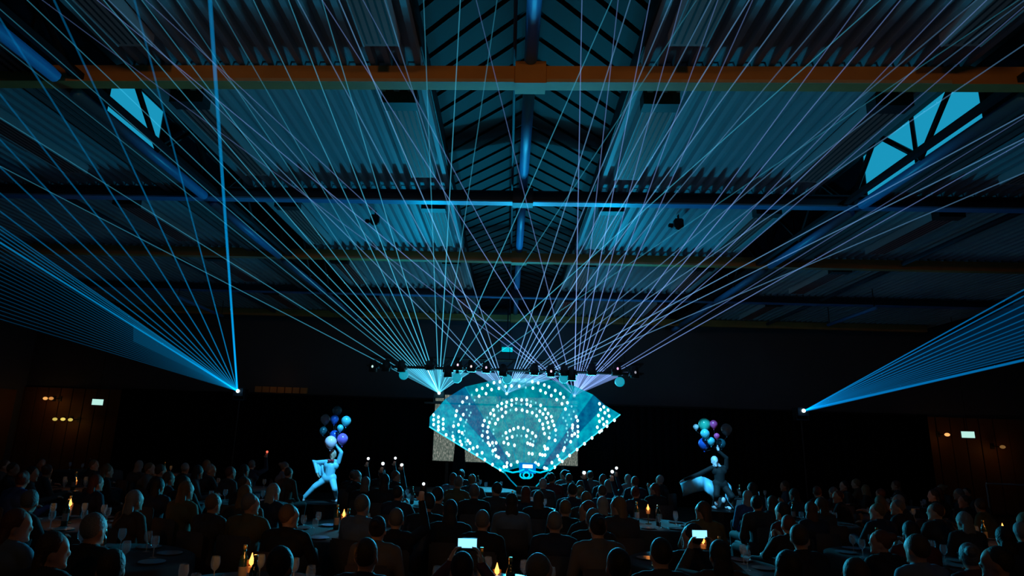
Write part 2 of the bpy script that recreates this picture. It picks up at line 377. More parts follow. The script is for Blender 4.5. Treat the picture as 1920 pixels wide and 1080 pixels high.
for (cx, cy, sx, sy, n) in ((918, 832, 6, 3, 4), (926, 845, 7, 4, 4), (935, 858, 5, 3, 4), (948, 872, 4, 4, 3), (1024, 838, 7, 4, 4), (1018, 855, 6, 4, 4), (1006, 868, 4, 4, 3), (1066, 828, 6, 5, 4), (1057, 842, 5, 5, 4), (1047, 857, 4, 5, 3), (1036, 867, 3, 4, 2), (1023, 879, 3, 3, 2), (890, 838, 5, 3, 3), (908, 850, 5, 3, 3), (868, 815, 5, 4, 4), (880, 828, 5, 4, 4), (1078, 808, 5, 6, 4)):
    for i in range(n): PTS.append((cx + random.uniform(-sx, sx), cy + random.uniform(-sy, sy), True))
for c in range(3):
    for i in range(5): PTS.append((1124 + c * 8 + (i % 2) * 3 + i * 1.2 - i * 2.2, 757 + i * 11 + c * 6, True)); 
for c in range(3):
    for i in range(3): PTS.append((813 + c * 9, 778 + i * 9 + c * 4, True))
for i in range(9): PTS.append((822 + i * 14.5, 806 + i * 9.3, True)); PTS.append((1152 - i * 14.0, 788 + i * 11.0, True))
fin = []
for (x, y, b) in PTS:
    if in_fan(x, y) and all((x - a) ** 2 + (y - c) ** 2 > 20 for a, c, _ in fin): fin.append((x, y, b))
for (x, y, b) in fin[:298]:
    k = math.hypot(x - 990, y - 914) / 210
    obj('bulb', bulb_me if b else bulb_sm, M_bulb if b else M_bulb2, fan, fp(x, y, -.35 * k - .10))
# scroll work at its foot
def polytube(pts, r, n=6):
    mb = MB()
    for a, b in zip(pts[:-1], pts[1:]): mb.bar(a, b, r, n)
    return mb
for s in (-1, 1):
    pts = [fp(987 + s * (3 + 9 * math.cos(t)), 891 + 6 * math.sin(t), -.3) for t in [i * .6 for i in range(-1, 9)]]
    obj('scroll', polytube(pts, .025), M_neon, fan)
    obj('scroll', polytube([fp(987 + s * x, y, -.3) for x, y in ((4, 880), (14, 884), (26, 886), (40, 882), (52, 876))], .025), M_neon, fan)
    obj('foot_strut', polytube([fp(987 + s * x, y, -.25) for x, y in ((42, 885), (30, 900), (18, 912))], .02), glow_mat('fan_rib_glow', (0, .5, .66), .8, .3), fan)
obj('light_box', MB().box(-.28, .22, -.25, .1, .42, .72).me('lb'), emat('lightbox_blue', (0.0, .22, .75), .9), fan)
obj('lamp_strip', MB().box(-.18, .12, -.28, -.25, .58, .68).me('ls'), M_bulb, fan)
obj('foot', MB().box(-.35, .35, -.2, .3, -FO.z + .42, .02).me('ft'), M_dark, fan)
tag(fan, 'large cyan illuminated folding fan covered in white bulbs on the stage', 'light sculpture')

# ------------------------------------------------------------------ lighting truss with fixtures
YT = 18.0; tz = on_y(950, 694, YT).z
tx0, tx1 = on_y(690, 690, YT).x, on_y(1205, 694, YT).x
tr = empty('lighting_truss', (0, YT, tz))
for dy in (-.14, .14):
    for dz in (0, .28): obj('chord', MB().bar((tx0, dy, dz), (tx1, dy, dz), .024, 6), M_dark, tr)
n = 26
for dy in (-.14, .14):
    for i in range(n):
        x = tx0 + (tx1 - tx0) * i / n; x2 = tx0 + (tx1 - tx0) * (i + 1) / n
        obj('lacing', MB().bar((x, dy, 0 if i % 2 else .28), (x2, dy, .28 if i % 2 else 0), .011, 5), M_dark, tr)
for x in (tx0 + .5, 0, tx1 - .5): obj('hanging_cable', MB().bar((x, 0, .28), (x, 0, ZD - tz), .008, 5), M_dark, tr)
tag(tr, 'black box truss hung above the fan carrying lamps and globes', 'truss')
M_globe = mat('globe', (.5, .8, .85), .35, emit=(.0, .36, .5), es=.75, sample=False)
gw = ['far left globe under the lighting truss', 'globe beside the left laser cluster', 'globe over the fan centre', 'globe right of the fan centre', 'far right globe under the lighting truss']
for i, (px, py) in enumerate(((757, 703), (857, 709), (951, 711), (1057, 710), (1162, 716))):
    q = on_y(px, py, YT - .1); g = empty('globe_lamp', q)
    obj('globe', MB().ell((0, 0, 0), .138, 16, 10).me('g', True), M_globe, g); obj('stem', MB().bar((0, 0, .14), (0, -.04, tz - q.z), .018, 6), M_dark, g); obj('fitter', MB().bar((0, 0, .13), (0, 0, .2), .05, 10), M_dark, g)
    tag(g, 'round cyan ' + gw[i], 'lamp', 'globe lamps on the truss')
fx = [(700, 684, (.6, 1, .9)), (724, 683, None), (753, 684, None), (806, 680, None), (840, 694, None), (859, 681, (1, .75, 1)), (884, 684, (.9, .8, .8)), (912, 686, (.7, .6, .8)), (943, 692, None), (1002, 690, None), (1033, 693, (1, .75, .9)), (1058, 691, None), (1072, 700, None), (1110, 690, None), (1157, 688, (1, .5, .9)), (1190, 695, (.3, .3, .35))]
for i, (px, py, lc) in enumerate(fx):
    q = on_y(px, py, YT - .3); hd = empty('moving_head', q)
    obj('base', MB().box(-.13, .13, -.02, .24, tz - q.z - .08, tz - q.z + .02), M_dark, hd)
    for s in (-1, 1): obj('yoke_arm', MB().box(s * .13 - .02, s * .13 + .02, -.05, .1, -.06, tz - q.z + .0), M_dark, hd)
    obj('head', MB().lathe([(.05, .14), (.10, .1), (.11, -.06), (.12, -.2)], 12).me('h', True), M_dark, hd)
    l_ = obj('lens', MB().ell((0, -.095, -.06), (.03, .03, .042), 10, 7).me('l', True), emat('lens%d' % i, lc, 1.1) if lc else mat('lens_dark', (.02, .03, .04), .1), hd)
    tag(hd, 'black moving head lamp, number %s along the truss from the left%s' % (['one', 'two', 'three', 'four', 'five', 'six', 'seven', 'eight', 'nine', 'ten', 'eleven', 'twelve', 'thirteen', 'fourteen', 'fifteen', 'sixteen'][i], ', lens lit' if lc else ''), 'stage light', 'moving heads on the truss')
q = on_y(951, 656, 22.0); pj = empty('projector', q)
obj('body', MB().box(-.22, .22, -.05, .4, .1, .32), M_dark, pj); obj('lit_panel', MB().box(-.19, .19, -.09, -.05, -.08, .08), emat('lit_panel', (.0, .6, .75), .9), pj); obj('drop_pole', MB().bar((0, .15, .32), (0, .15, 6.9 - q.z), .025, 6), M_dark, pj)
tag(pj, 'small cyan glowing box hung above the truss centre', 'projector')

# ------------------------------------------------------------------ laser projectors and beams
def segbar(d, r0, r1, n=6, m=40):
    a = d.normalized(); u = a.orthogonal().normalized(); w_ = a.cross(u); vs = []; fs = []
    for k in range(m + 1):
        c = d * (k / m); rr = r0 + (r1 - r0) * k / m
        for i in range(n): q = 2 * math.pi * i / n; vs.append(c + (u * math.cos(q) + w_ * math.sin(q)) * rr)
    for k in range(m):
        for i in range(n): j = (i + 1) % n; fs.append((k * n + i, k * n + j, k * n + n + j, k * n + n + i))
    fs += [tuple(reversed(range(n))), tuple(range(m * n, m * n + n))]
    return MB().add(vs, fs)
def laser(px, py, Y, tilt, ks, col, es, words, r0=.016, r1=.0055, thick=(), sheets=()):
    S = on_y(px, py, Y)
    L = empty('laser_projector', S)
    obj('housing', MB().box(-.17, .17, .06, .5, -.16, .1), M_dark, L); obj('aperture', MB().ell((0, .04, 0), .05 if Y > 21 else .06, 10, 7).me('a', True), emat('aperture', (.75, .95, 1), 3.0), L)
    obj('bracket', MB().box(-.2, -.17, .15, .4, -.26, .06).box(.17, .2, .15, .4, -.26, .06).box(-.2, .2, .15, .4, -.3, -.26), M_dark, L)
    def hit(x, y):
        d = ray(x, y); t = (S.z + tilt * S.y - CAM.z - tilt * CAM.y) / (d.z + tilt * d.y); return CAM + d * t
    def end(k, dirx=None):
        if k is None: return None
    for kk in ks:
        k, w_ = kk if isinstance(kk, tuple) else (kk, 1.0)
        # follow the image slope to the frame edge, then solve in the fan's own plane
        ye = -30.0; xe = px + k * (py - ye)
        if xe < -30 or xe > 1950:
            xe = -30.0 if xe < 0 else 1950.0; ye = py - (xe - px) / k
        P = hit(xe, ye); d = (P - S)
        t = min((6.52 - S.z) / max(1e-4, d.z), (19.0 - abs(S.x)) / abs(d.x) if abs(d.x) > 1e-4 else 9, 1.6); t = max(t, 1.0) if S.z + d.z < 6.6 else t
        big = w_ > 1.5
        if w_ == 1.0: w_ = random.choice((.55, .75, .75, .95, 1.15))
        obj('laser_beam', segbar(d * t, r0 * (w_ if big else 1), r1 * (w_ if big else 1)), vmat('haze_%s_%.2f' % (words[:9], w_), col, es * (w_ if not big else .6)), L)
    for (ax, ay, bx, by, s_) in sheets:       # haze sheet filled by the scanned fan close to the source
        A, B = hit(ax, ay) - S, hit(bx, by) - S
        nrm = A.cross(B).normalized() * .012
        obj('haze_sheet', MB().add([nrm * .3, -nrm * .3, A + nrm, A - nrm, B + nrm, B - nrm], [(0, 2, 4), (1, 5, 3), (0, 1, 3, 2), (0, 4, 5, 1), (2, 3, 5, 4)]), vmat('sheet_%s_%.1f' % (words[:9], s_), col, s_), L)
    tag(L, words, 'laser projector', 'stage laser projectors'); return L
def kk(xs, ys, pts): return [(x - xs) / (ys - y) for x, y in pts]
s1 = (823, 737); s2 = (950, 738); s3 = (1077, 742)
k1 = kk(*s1, [(578.7, 480), (603.7, 480), (628.7, 480), (651.7, 480), (676.7, 480), (701.7, 480), (724.6, 480), (746.5, 480), (560, 486), (560, 507), (560, 528), (560, 572), (560, 601), (813, 480), (837, 480), (861, 480), (936, 480), (960, 528), (960, 615), (941, 657)])
k2 = kk(*s2, [(724.6, 484), (689, 480), (813, 480), (840, 480), (870, 480), (1031, 480), (1058, 480), (1084, 480), (1109, 480), (1139, 480), (1168, 480), (1258, 480), (1079, 640), (1079, 651), (1360, 517), (1360, 536), (1360, 563)])
k3 = kk(*s3, [(910, 480), (937, 480), (960, 634), (960, 645), (960, 655), (1012, 480), (1082, 480), (1106, 480), (1127, 480), (1148, 480), (1172, 480), (1195, 480), (1268, 480), (1293, 480), (1327, 480), (1350, 480), (1360, 497), (1360, 567), (1360, 582)])
laser(*s1, 21.5, .165, k1, (.07, .50, .74), 16, 'left laser projector above the screen throwing teal beams overhead', sheets=((738, 690, 800, 690, 7.0), (800, 690, 880, 700, 7.0)))
laser(*s2, 21.5, .150, k2, (.17, .44, .80), 16, 'middle laser projector above the screen throwing pale blue beams overhead', sheets=((885, 695, 930, 700, 7.0), (965, 700, 1050, 705, 7.0)))
laser(*s3, 21.5, .172, k3, (.22, .38, .86), 16, 'right laser projector above the screen throwing violet blue beams overhead', sheets=((1075, 700, 1110, 700, 7.0), (1110, 700, 1180, 698, 7.0)))
k4 = [(-.070, 1.9), (-.263, .5), (-.469, .5), (-.638, .5), (-.8, .5), (-.944, .5), (-1.06, .5), (-1.2, .5), (-1.32, .6), (-1.44, .6)] + [(445 / -(733 - y), .6 if y < 460 else .22) for y in range(430, 600, 8)] + [(-1.6, 1.55)]
laser(445, 733, 21.0, .14, k4, (.0, .32, .75), 10, 'left side laser projector throwing a blue fan at the left wall', r0=.017, r1=.009, sheets=((250, 606, 250, 640, .6),))
k5 = [((1920 - 1508) / (770 - y), w_) for y, w_ in [(543, .9), (555, .8), (572, .7), (586, .6), (599, .6), (610, .5), (619, .5), (627, .45), (634, .45), (641, .45), (648, .45), (655, .45), (661, .5), (667, .5), (675, 2.6)]]
laser(1508, 770, 21.0, .12, k5, (.0, .28, .78), 10, 'right side laser projector throwing a blue fan at the right wall', r0=.017, r1=.010, sheets=((1920, 560, 1920, 668, .35),))
for px, py in ((445, 733), (1508, 770)):
    q = on_y(px, py, 21.0); s_ = empty('lamp_stand', (q.x, 21.27, 0))
    obj('pole', MB().bar((0, 0, 0), (0, 0, q.z - .3), .025, 8), M_dark, s_)
    for a in range(3): obj('leg', MB().bar((0, 0, .5), (.45 * math.cos(a * 2.09), .45 * math.sin(a * 2.09), .015), .015, 6), M_dark, s_)
    tag(s_, 'thin black stand under the %s side laser projector' % ('left' if px < 900 else 'right'), 'stand', 'laser stands')
q1 = on_y(823, 737, 21.5); q3 = on_y(1077, 742, 21.5)
rl = obj('projector_rail', MB().box(q1.x - .5, q3.x + .5, 21.62, 21.9, q1.z - .36, q1.z - .30), M_dark); tag(rl, 'black rail above the screen holding three laser projectors', 'rail')

# ------------------------------------------------------------------ people: shapes
def capsule(mb, a, b, r0, r1, n=12):
    a, b = Vector(a), Vector(b); mb.bar(a, b, r0, n, r1); mb.ell(a, r0, n, 8); mb.ell(b, r1, n, 8)
def remesh(mb, vox, smooth=6):
    me = mb.me('tmp'); o = bpy.data.objects.new('tmp', me); COL.objects.link(o)
    r = o.modifiers.new('r', 'REMESH'); r.mode = 'VOXEL'; r.voxel_size = vox
    q = o.modifiers.new('s', 'SMOOTH'); q.factor = .5; q.iterations = smooth
    dg = bpy.context.evaluated_depsgraph_get(); ev = bpy.data.meshes.new_from_object(o.evaluated_get(dg))
    bpy.data.objects.remove(o); bpy.data.meshes.remove(me); ev.shade_smooth(); return ev
def hand(P, wrist, d, n, curl=.5, fine=True):
    """palm and five fingers leaving the wrist along d; n is the palm normal"""
    d = Vector(d).normalized(); n = (Vector(n) - d * Vector(n).dot(d)).normalized(); s = d.cross(n); w0 = Vector(wrist)
    P.append(('hand', w0, w0 + d * .05, .024, .026)); P.append(('hand', w0 + d * .03 + s * .02, w0 + d * .085 + s * .024, .014, .013)); P.append(('hand', w0 + d * .03 - s * .02, w0 + d * .085 - s * .024, .014, .013))
    if not fine: P.append(('hand', w0 + d * .08, w0 + d * .13 + n * .04 * curl, .024, .016)); return
    for i, (off, ln) in enumerate(((.030, .062), (.011, .072), (-.009, .067), (-.028, .052))):
        k = w0 + d * .09 + s * off; m_ = k + (d * (1 - curl * .35) + n * curl * .6).normalized() * ln * .55; t = m_ + (d * (1 - curl) + n * curl * 1.3).normalized() * ln * .55
        P.append(('hand', k - d * .012, m_, .0095, .0088)); P.append(('hand', m_, t, .0088, .0075))
    k = w0 + d * .03 + s * .03; m_ = k + (d * .6 + s * .8 + n * .2).normalized() * .035; P.append(('hand', k, m_, .0115, .0105)); P.append(('hand', m_, m_ + (d * .8 + s * .2 + n * .5).normalized() * .03, .0105, .009))
def head(E, c, yaw=0.0, pitch=0.0):
    R_ = Matrix.Rotation(yaw, 3, 'Z') @ Matrix.Rotation(pitch, 3, 'X'); c = Vector(c); q = lambda x, y, z: c + R_ @ Vector((x, y, z))
    E.append(('head', q(0, 0, .02), (.077, .097, .105), R_)); E.append(('head', q(0, .022, -.045), (.06, .07, .075), R_))
    E.append(('head', q(0, .098, -.015), (.013, .018, .026), R_)); E.append(('head', q(0, .082, -.098), (.03, .022, .02), R_))
    E.append(('head', q(0, .090, -.058), (.024, .010, .010), R_))
    for s in (-1, 1):
        E.append(('head', q(s * .078, -.005, -.015), (.010, .020, .032), R_)); E.append(('head', q(s * .031, .083, .012), (.014, .010, .009), R_)); E.append(('head', q(s * .03, .09, .034), (.02, .009, .007), R_))
    return R_, c
def build_person(P, E, hc, R_, vox=.014):
    mb = MB()
    for (_, a, b, r0, r1) in P: capsule(mb, a, b, r0, r1)
    for (_, c, r, rt) in E: mb.ell(c, r, 14, 9, rt)
    body = remesh(mb, vox)
    # clothing: shells grown from the body surface, by nearest limb
    def near(p):
        best = None; bd = 9
        for (t, a, b, r0, r1) in P:
            a, b = Vector(a), Vector(b); ab = b - a; u = max(0, min(1, (p - a).dot(ab) / max(1e-9, ab.length_squared))); dd = (p - a - ab * u).length - (r0 + (r1 - r0) * u)
            if dd < bd: bd = dd; best = t
        for (t, c, r, rt) in E:
            dd = (p - Vector(c)).length - (sum(r) / 3)
            if t == 'head' and dd < bd: bd = dd; best = t
        return best
    tagv = [near(v.co) for v in body.vertices]; shells = {}
    for nm, tags, off in (('jacket', ('torso', 'arm'), .012), ('trousers', ('leg',), .010), ('shoe', ('foot',), .010)):
        idx = {}; vs = []; fs = []
        for p in body.polygons:
            if sum(tagv[i] in tags for i in p.vertices) >= 2:
                f_ = []
                for i in p.vertices:
                    if i not in idx: idx[i] = len(vs); vs.append(body.vertices[i].co + body.vertices[i].normal * off)
                    f_.append(idx[i])
                fs.append(tuple(f_))
        if fs: shells[nm] = mesh(nm, vs, fs, True)
    hair = {}
    q = lambda x, y, z: hc + R_ @ Vector((x, y, z))
    h = MB(); h.ell(q(0, -.022, .038), (.084, .094, .103), 14, 9, R_); hair['short'] = remesh(h, .014, 3)
    h = MB(); h.ell(q(0, -.02, .035), (.088, .097, .11), 14, 9, R_); h.ell(q(0, -.07, -.10), (.088, .045, .15), 14, 9, R_); hair['long'] = remesh(h, .014, 4)
    h = MB(); h.ell(q(0, -.02, .036), (.085, .095, .105), 14, 9, R_); h.ell(q(0, -.115, .075), (.045, .045, .045), 12, 8, R_); hair['bun'] = remesh(h, .014, 3)
    return dict(body=body, shells=shells, hair=hair)
def seated(yaw=0.0, arms='lap', fine=False, lean=0.0):
    P, E = [], []; T = lambda *p: Vector((p[0], p[1] + lean * max(0, p[2] - .5), p[2]))
    P += [('torso', T(-.09, -.02, .53), T(.09, -.02, .53), .125, .125), ('torso', T(0, -.03, .58), T(0, -.02, .86), .135, .15), ('torso', T(-.09, -.01, .90), T(.09, -.01, .90), .115, .115), ('torso', T(-.13, 0, .995), T(.13, 0, .995), .062, .062), ('torso', T(0, 0, 1.0), T(0, .005, 1.04), .085, .06), ('neck', T(0, .005, 1.02), T(0, .02, 1.12), .052, .05)]
    for s in (-1, 1):
        P += [('leg', (s * .10, 0, .51), (s * .13, .44, .50), .085, .062), ('leg', (s * .13, .44, .50), (s * .13, .42, .10), .058, .04), ('foot', (s * .13, .40, .05), (s * .14, .58, .035), .045, .034)]
        sh = T(s * .19, 0, .985)
        a = arms if isinstance(arms, str) else arms[0 if s < 0 else 1]
        if a == 'lap': el, wr, d, n = T(s * .25, .05, .70), Vector((s * .11, .27, .61)), (-s * .5, .8, -.1), (0, 0, -1)
        elif a == 'table': el, wr, d, n = T(s * .27, .12, .74), Vector((s * .14, .40, .80)), (-s * .3, 1, 0), (0, 0, -1)
        elif a == 'phone2': el, wr, d, n = T(s * .27, .24, .98), Vector((s * .115, .42, 1.14)), (-s * .15, .25, 1), (-s, .0, .1)
        elif a == 'up': el, wr, d, n = T(s * .31, .18, 1.08), Vector((s * .24, .28, 1.34)), (-s * .1, .2, 1), (0, 1, 0)
        elif a == 'clap': el, wr, d, n = T(s * .26, .14, .80), Vector((s * .06, .32, .98)), (-s * .2, .5, .8), (-s, 0, 0)
        P += [('arm', sh, el, .053, .043), ('arm', el, wr, .042, .029)]; hand(P, wr, d, n, .55 if a in ('lap', 'table') else .75, fine)
    R_, c = head(E, T(0, .03, 1.165), yaw)
    return build_person(P, E, c, R_, .010 if fine else .014)
KIT = {'rest': seated(0, 'lap'), 'left': seated(.7, 'table', lean=.08), 'right': seated(-.7, ('lap', 'table')), 'phone2': seated(0, 'phone2', True), 'up': seated(.1, ('lap', 'up'), True), 'clap': seated(-.2, 'clap', lean=.05)}
SKIN = [mat('skin_a', (.42, .25, .18), .55), mat('skin_b', (.34, .19, .13), .55), mat('skin_c', (.5, .32, .24), .55)]
HAIRC = {'grey': (.12, .12, .12), 'dark': (.015, .011, .009), 'brown': (.05, .028, .015), 'blond': (.14, .09, .04), 'white': (.22, .22, .22), 'auburn': (.10, .03, .015)}
TOPC = {'black suit': (.008, .008, .01), 'navy suit': (.012, .018, .04), 'charcoal jacket': (.03, .03, .033), 'white shirt': (.2, .2, .21), 'pale blue shirt': (.1, .14, .2), 'burgundy dress': (.09, .012, .018), 'brown jacket': (.06, .035, .02), 'blue dress': (.02, .06, .2), 'black dress': (.007, .007, .008), 'grey jacket': (.1, .1, .1), 'olive coat': (.09, .08, .03)}
M_trouser = mat('trousers', (.01, .01, .012), .8); M_shoe = mat('shoes', (.006, .006, .006), .3)
def person(kit, loc, rz, hair, hcol, top, sc=1.0):
    k = KIT[kit] if isinstance(kit, str) else kit
    b = obj('person', k['body'], SKIN[random.randrange(3)], None, loc); b.rotation_euler = (0, 0, rz); b.scale = (sc, sc, sc)
    if hair != 'bald': obj('hair', k['hair'][hair], mat('hair_' + hcol, HAIRC[hcol], .6, bump=.4, nscale=60), b)
    for nm, me in k['shells'].items():
        obj({'jacket': 'dress' if 'dress' in top else ('shirt' if 'shirt' in top else 'jacket')}.get(nm, nm), me, mat('top_' + top, TOPC[top], .8, noise=.15, nscale=12) if nm == 'jacket' else (M_trouser if nm == 'trousers' else M_shoe), b)
    return b
# chairs
M_chair = mat('chair_fabric', (.05, .045, .045), .8); M_chairleg = mat('chair_leg', (.02, .018, .016), .4)
def rbox(x0, x1, y0, y1, z0, z1, bv=.015):
    bm = bmesh.new(); bmesh.ops.create_cube(bm, size=1)
    for v in bm.verts: v.co = Vector(((x0 + x1) / 2 + v.co.x * (x1 - x0), (y0 + y1) / 2 + v.co.y * (y1 - y0), (z0 + z1) / 2 + v.co.z * (z1 - z0)))
    bmesh.ops.bevel(bm, geom=bm.edges[:], offset=bv, segments=2, affect='EDGES'); me = bpy.data.meshes.new('rb'); bm.to_mesh(me); bm.free(); me.shade_smooth(); return me
ch_seat = rbox(-.21, .21, -.2, .22, .385, .43); ch_back = rbox(-.2, .2, -.275, -.225, .50, .88, .02); ch_leg = MB().bar((0, 0, 0), (0, 0, .39), .013, 6, .016).me('leg'); ch_post = MB().bar((0, -.235, .40), (0, -.25, .52), .013, 6).me('post')
def chair(loc, rz):
    c = empty('banquet_chair', loc, rz); obj('seat', ch_seat, M_chair, c); obj('backrest', ch_back, M_chair, c)
    for x in (-.18, .18):
        obj('back_post', ch_post, M_chairleg, c, (x, 0, 0))
        for y in (-.17, .19): obj('leg', ch_leg, M_chairleg, c, (x, y, 0))
    return c
# ------------------------------------------------------------------ tables
M_cloth = mat('table_cloth', (.035, .036, .04), .85, noise=.1)
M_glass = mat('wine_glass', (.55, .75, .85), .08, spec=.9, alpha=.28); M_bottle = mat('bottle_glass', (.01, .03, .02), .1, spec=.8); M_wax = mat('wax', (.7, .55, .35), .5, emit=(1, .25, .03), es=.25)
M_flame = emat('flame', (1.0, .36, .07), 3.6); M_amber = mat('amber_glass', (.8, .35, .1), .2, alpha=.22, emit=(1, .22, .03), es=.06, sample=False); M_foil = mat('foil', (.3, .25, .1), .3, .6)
RT = .82
def cloth_me():
    n = 64; vs = [(0, 0, .752)]; fs = []
    rings = [(.4, .752, 0), (.80, .752, 0), (.84, .735, .0), (.86, .55, .03), (.88, .3, .05), (.89, .12, .06)]
    for (r, z, a) in rings:
        for i in range(n): t = 2 * math.pi * i / n; rr = r + a * math.sin(t * 11) * .7; vs.append((rr * math.cos(t), rr * math.sin(t), z))
    for i in range(n): fs.append((0, 1 + i, 1 + (i + 1) % n))
    for k in range(len(rings) - 1):
        for i in range(n): j = (i + 1) % n; fs.append((1 + k * n + i, 1 + (k + 1) * n + i, 1 + (k + 1) * n + j, 1 + k * n + j))
    return mesh('cloth', vs, fs, True)
me_cloth = cloth_me(); me_top = MB().lathe([(.8, .715), (.8, .745)], 40).me('top'); me_ped = MB().lathe([(.05, .03), (.045, .715)], 12).me('ped'); me_base = MB().lathe([(.34, 0), (.3, .03)], 20).me('base')
me_bowl = MB().lathe([(.008, .085), (.032, .11), (.04, .15), (.033, .20)], 12, cap=False).me('bowl', True); me_stem = MB().lathe([(.005, .004), (.005, .09)], 8).me('stem', True); me_foot = MB().lathe([(.034, 0), (.030, .004)], 12).me('foot', True)
me_bot = MB().lathe([(.036, 0), (.038, .02), (.038, .19), (.03, .22), (.014, .25), (.014, .30)], 14).me('bottle', True); me_lab = MB().lathe([(.0385, .06), (.0385, .15)], 14, cap=False).me('label', True); me_cap = MB().lathe([(.016, .28), (.016, .315)], 10).me('cap', True)
me_cup = MB().lathe([(.03, 0), (.034, .015), (.036, .08), (.034, .095)], 16, cap=False).me('cup', True); me_wax = MB().lathe([(.022, .004), (.022, .045)], 14).me('wax'); me_fl = MB().lathe([(.002, .05), (.020, .072), (.021, .09), (.010, .12), (.002, .15)], 10).me('fl', True); me_hb = MB().lathe([(.05, 0), (.05, .008)], 16).me('hb')
me_pl = MB().lathe([(.06, 0), (.09, .004), (.125, .014), (.12, .014)], 20).me('plate', True)
M_plate = mat('plate', (.22, .22, .23), .2)
# (pixel of flame, flame height, descriptor, strength)
TB = [((472, 1050), .99, 'the nearest left candle table', 1.3), ((932, 1068), .93, 'the nearest centre candle table', .5), ((132, 943), 1.0, 'the far-left bright candle table', 1.0), ((645, 963), .98, 'the left-centre candle table', .5),
      ((975, 944), .86, 'the middle dim candle table', .6), ((1215, 952), 1.0, 'the right-centre candle table', .9), ((1318, 1012), 1.0, 'the right-front small candle table', .5), ((1672, 950), .98, 'the right tilted candle table', .8),
      ((1880, 988), 1.0, 'the far-right bright candle table', 1.0), ((310, 883), .84, 'the distant left candle table', .7), ((456, 888), 1.06, 'the left performer candle table', .6), ((142, 900), .92, 'the far-left faint candle table', .4)]
TABLES = []
for (p, z, nm, st_) in TB:
    q = on_z(p[0], p[1], z); TABLES.append((Vector((q.x, q.y, 0)), nm, z, st_))
for (x, y, nm) in ((4.9, 8.6, 'the right unlit table'), (5.4, 12.2, 'the right rear unlit table'), (-4.6, 11.2, 'the left unlit table'), (-1.9, 12.6, 'the screen-side unlit table'), (2.6, 15.6, 'the fan-side unlit table'), (-.6, 16.6, 'the stage-front unlit table'), (-3.9, 6.3, 'the left-front unlit table'), (9.6, 16.3, 'the far-right unlit table'), (-11.6, 17.5, 'the far-left unlit table'), (6.2, 17.2, 'the right drape unlit table')):
    TABLES.append((Vector((x, y, 0)), nm, 0, 0))
DIRS = ['right of', 'back-right of', 'behind', 'back-left of', 'left of', 'front-left of', 'before', 'front-right of']
SIDE = ['right edge', 'back-right edge', 'back edge', 'back-left edge', 'left edge', 'front-left edge', 'front edge', 'front-right edge']
for (c, nm, z, st_) in TABLES:
    t = empty('round_table', c); obj('tabletop', me_top, M_chairleg, t); obj('pedestal', me_ped, M_chairleg, t); obj('base', me_base, M_chairleg, t)
    tag(t, 'round pedestal table under a dark cloth, ' + nm, 'table', 'round banquet tables')
    cl = obj('tablecloth', me_cloth, M_cloth, None, c); tag(cl, 'dark floor-length cloth on ' + nm, 'tablecloth', 'dark tablecloths')
    near_ = c.y < 13
    if z:
        k = empty('candle_holder', (c.x, c.y, .755)); hs_ = max(0.005, z - .755 - .095)
        obj('base_plate', me_hb, M_foil, k); obj('stem', MB().bar((0, 0, .008), (0, 0, hs_), .009, 8), M_foil, k)
        for nm_, me_, m_ in (('candle', me_wax, M_wax), ('glass', me_cup, M_amber), ('flame', me_fl, M_flame)): obj(nm_, me_, m_, k, (0, 0, hs_))
        tag(k, 'glowing orange candle on ' + nm, 'candle')
        light('candle_light', 'POINT', (c.x, c.y, z + .12), 1.5 * st_, (1, .32, .06), shadow_soft_size=.04)
    for i in range(8):
        if not near_ and i % 2: continue
        a = i * math.pi / 4 + .2; r = .47 + .04 * math.sin(i * 5)
        g = empty('wine_glass', (c.x + r * math.cos(a), c.y + r * math.sin(a), .7535))
        obj('bowl', me_bowl, M_glass, g); obj('stem', me_stem, M_glass, g); obj('foot', me_foot, M_glass, g)
        tag(g, 'stemmed wine glass near the %s of ' % SIDE[i] + nm, 'glass', 'wine glasses on ' + nm)
        if near_:
            pl = obj('plate', me_pl, M_plate, None, (c.x + .6 * math.cos(a + .35), c.y + .6 * math.sin(a + .35), .7535)); tag(pl, 'round plate at the %s of ' % SIDE[i] + nm, 'plate', 'plates on ' + nm)
    for i in range(2 if near_ else 1):
        a = 2.2 + i * 3.0
        b = obj('bottle', me_bot, M_bottle, None, (c.x + .24 * math.cos(a), c.y + .24 * math.sin(a), .7535)); obj('label_band', me_lab, M_plate, b); obj('cap', me_cap, M_foil, b)
        tag(b, 'dark wine bottle %s of the middle of ' % ['left', 'right'][i] + nm, 'bottle', 'bottles on ' + nm)
# ------------------------------------------------------------------ audience
STAGE = Vector((.5, 21, 0)); SEATS = []
def free(p, d=.52): return all((p - q[0]).length > d for q in SEATS)
def clear(p):
    for (c, *_) in TABLES:
        v = p - c
        if v.length < 1.22: p = c + v.normalized() * 1.22
    return p
def facing(p, j=.25): d = STAGE - p; return math.atan2(-d.x, d.y) + random.uniform(-j, j)
def skyline(x): return 858 if x < 480 else 845 if x < 560 else 930 if x < 642 else 876 if x < 800 else 877 if x < 945 else 893 if x < 1022 else 877 if x < 1265 else 940 if x < 1385 else 900
def low_enough(p): x_, y_ = proj((p.x, p.y, 1.29)); x2, y2 = proj((p.x, p.y, 1.0)); return y_ >= min(skyline(x_ - 12), 9999) and y_ >= skyline(x_ + 12)
def add(px, py, kit='rest', hair=None, hcol=None, top=None, z=1.30):
    q = on_z(px, py, z); p = clear(clear(Vector((q.x, q.y - .0, 0))))
    if not free(p, .5) or (p.y > 6 and not low_enough(p)): return
    SEATS.append([p, facing(p, .12), kit, hair, hcol, top])
add(255, 970, 'rest', 'short', 'grey', 'black suit'); add(196, 1018, 'left', 'short', 'brown', 'charcoal jacket'); add(330, 1018, 'left', 'short', 'dark', 'grey jacket')
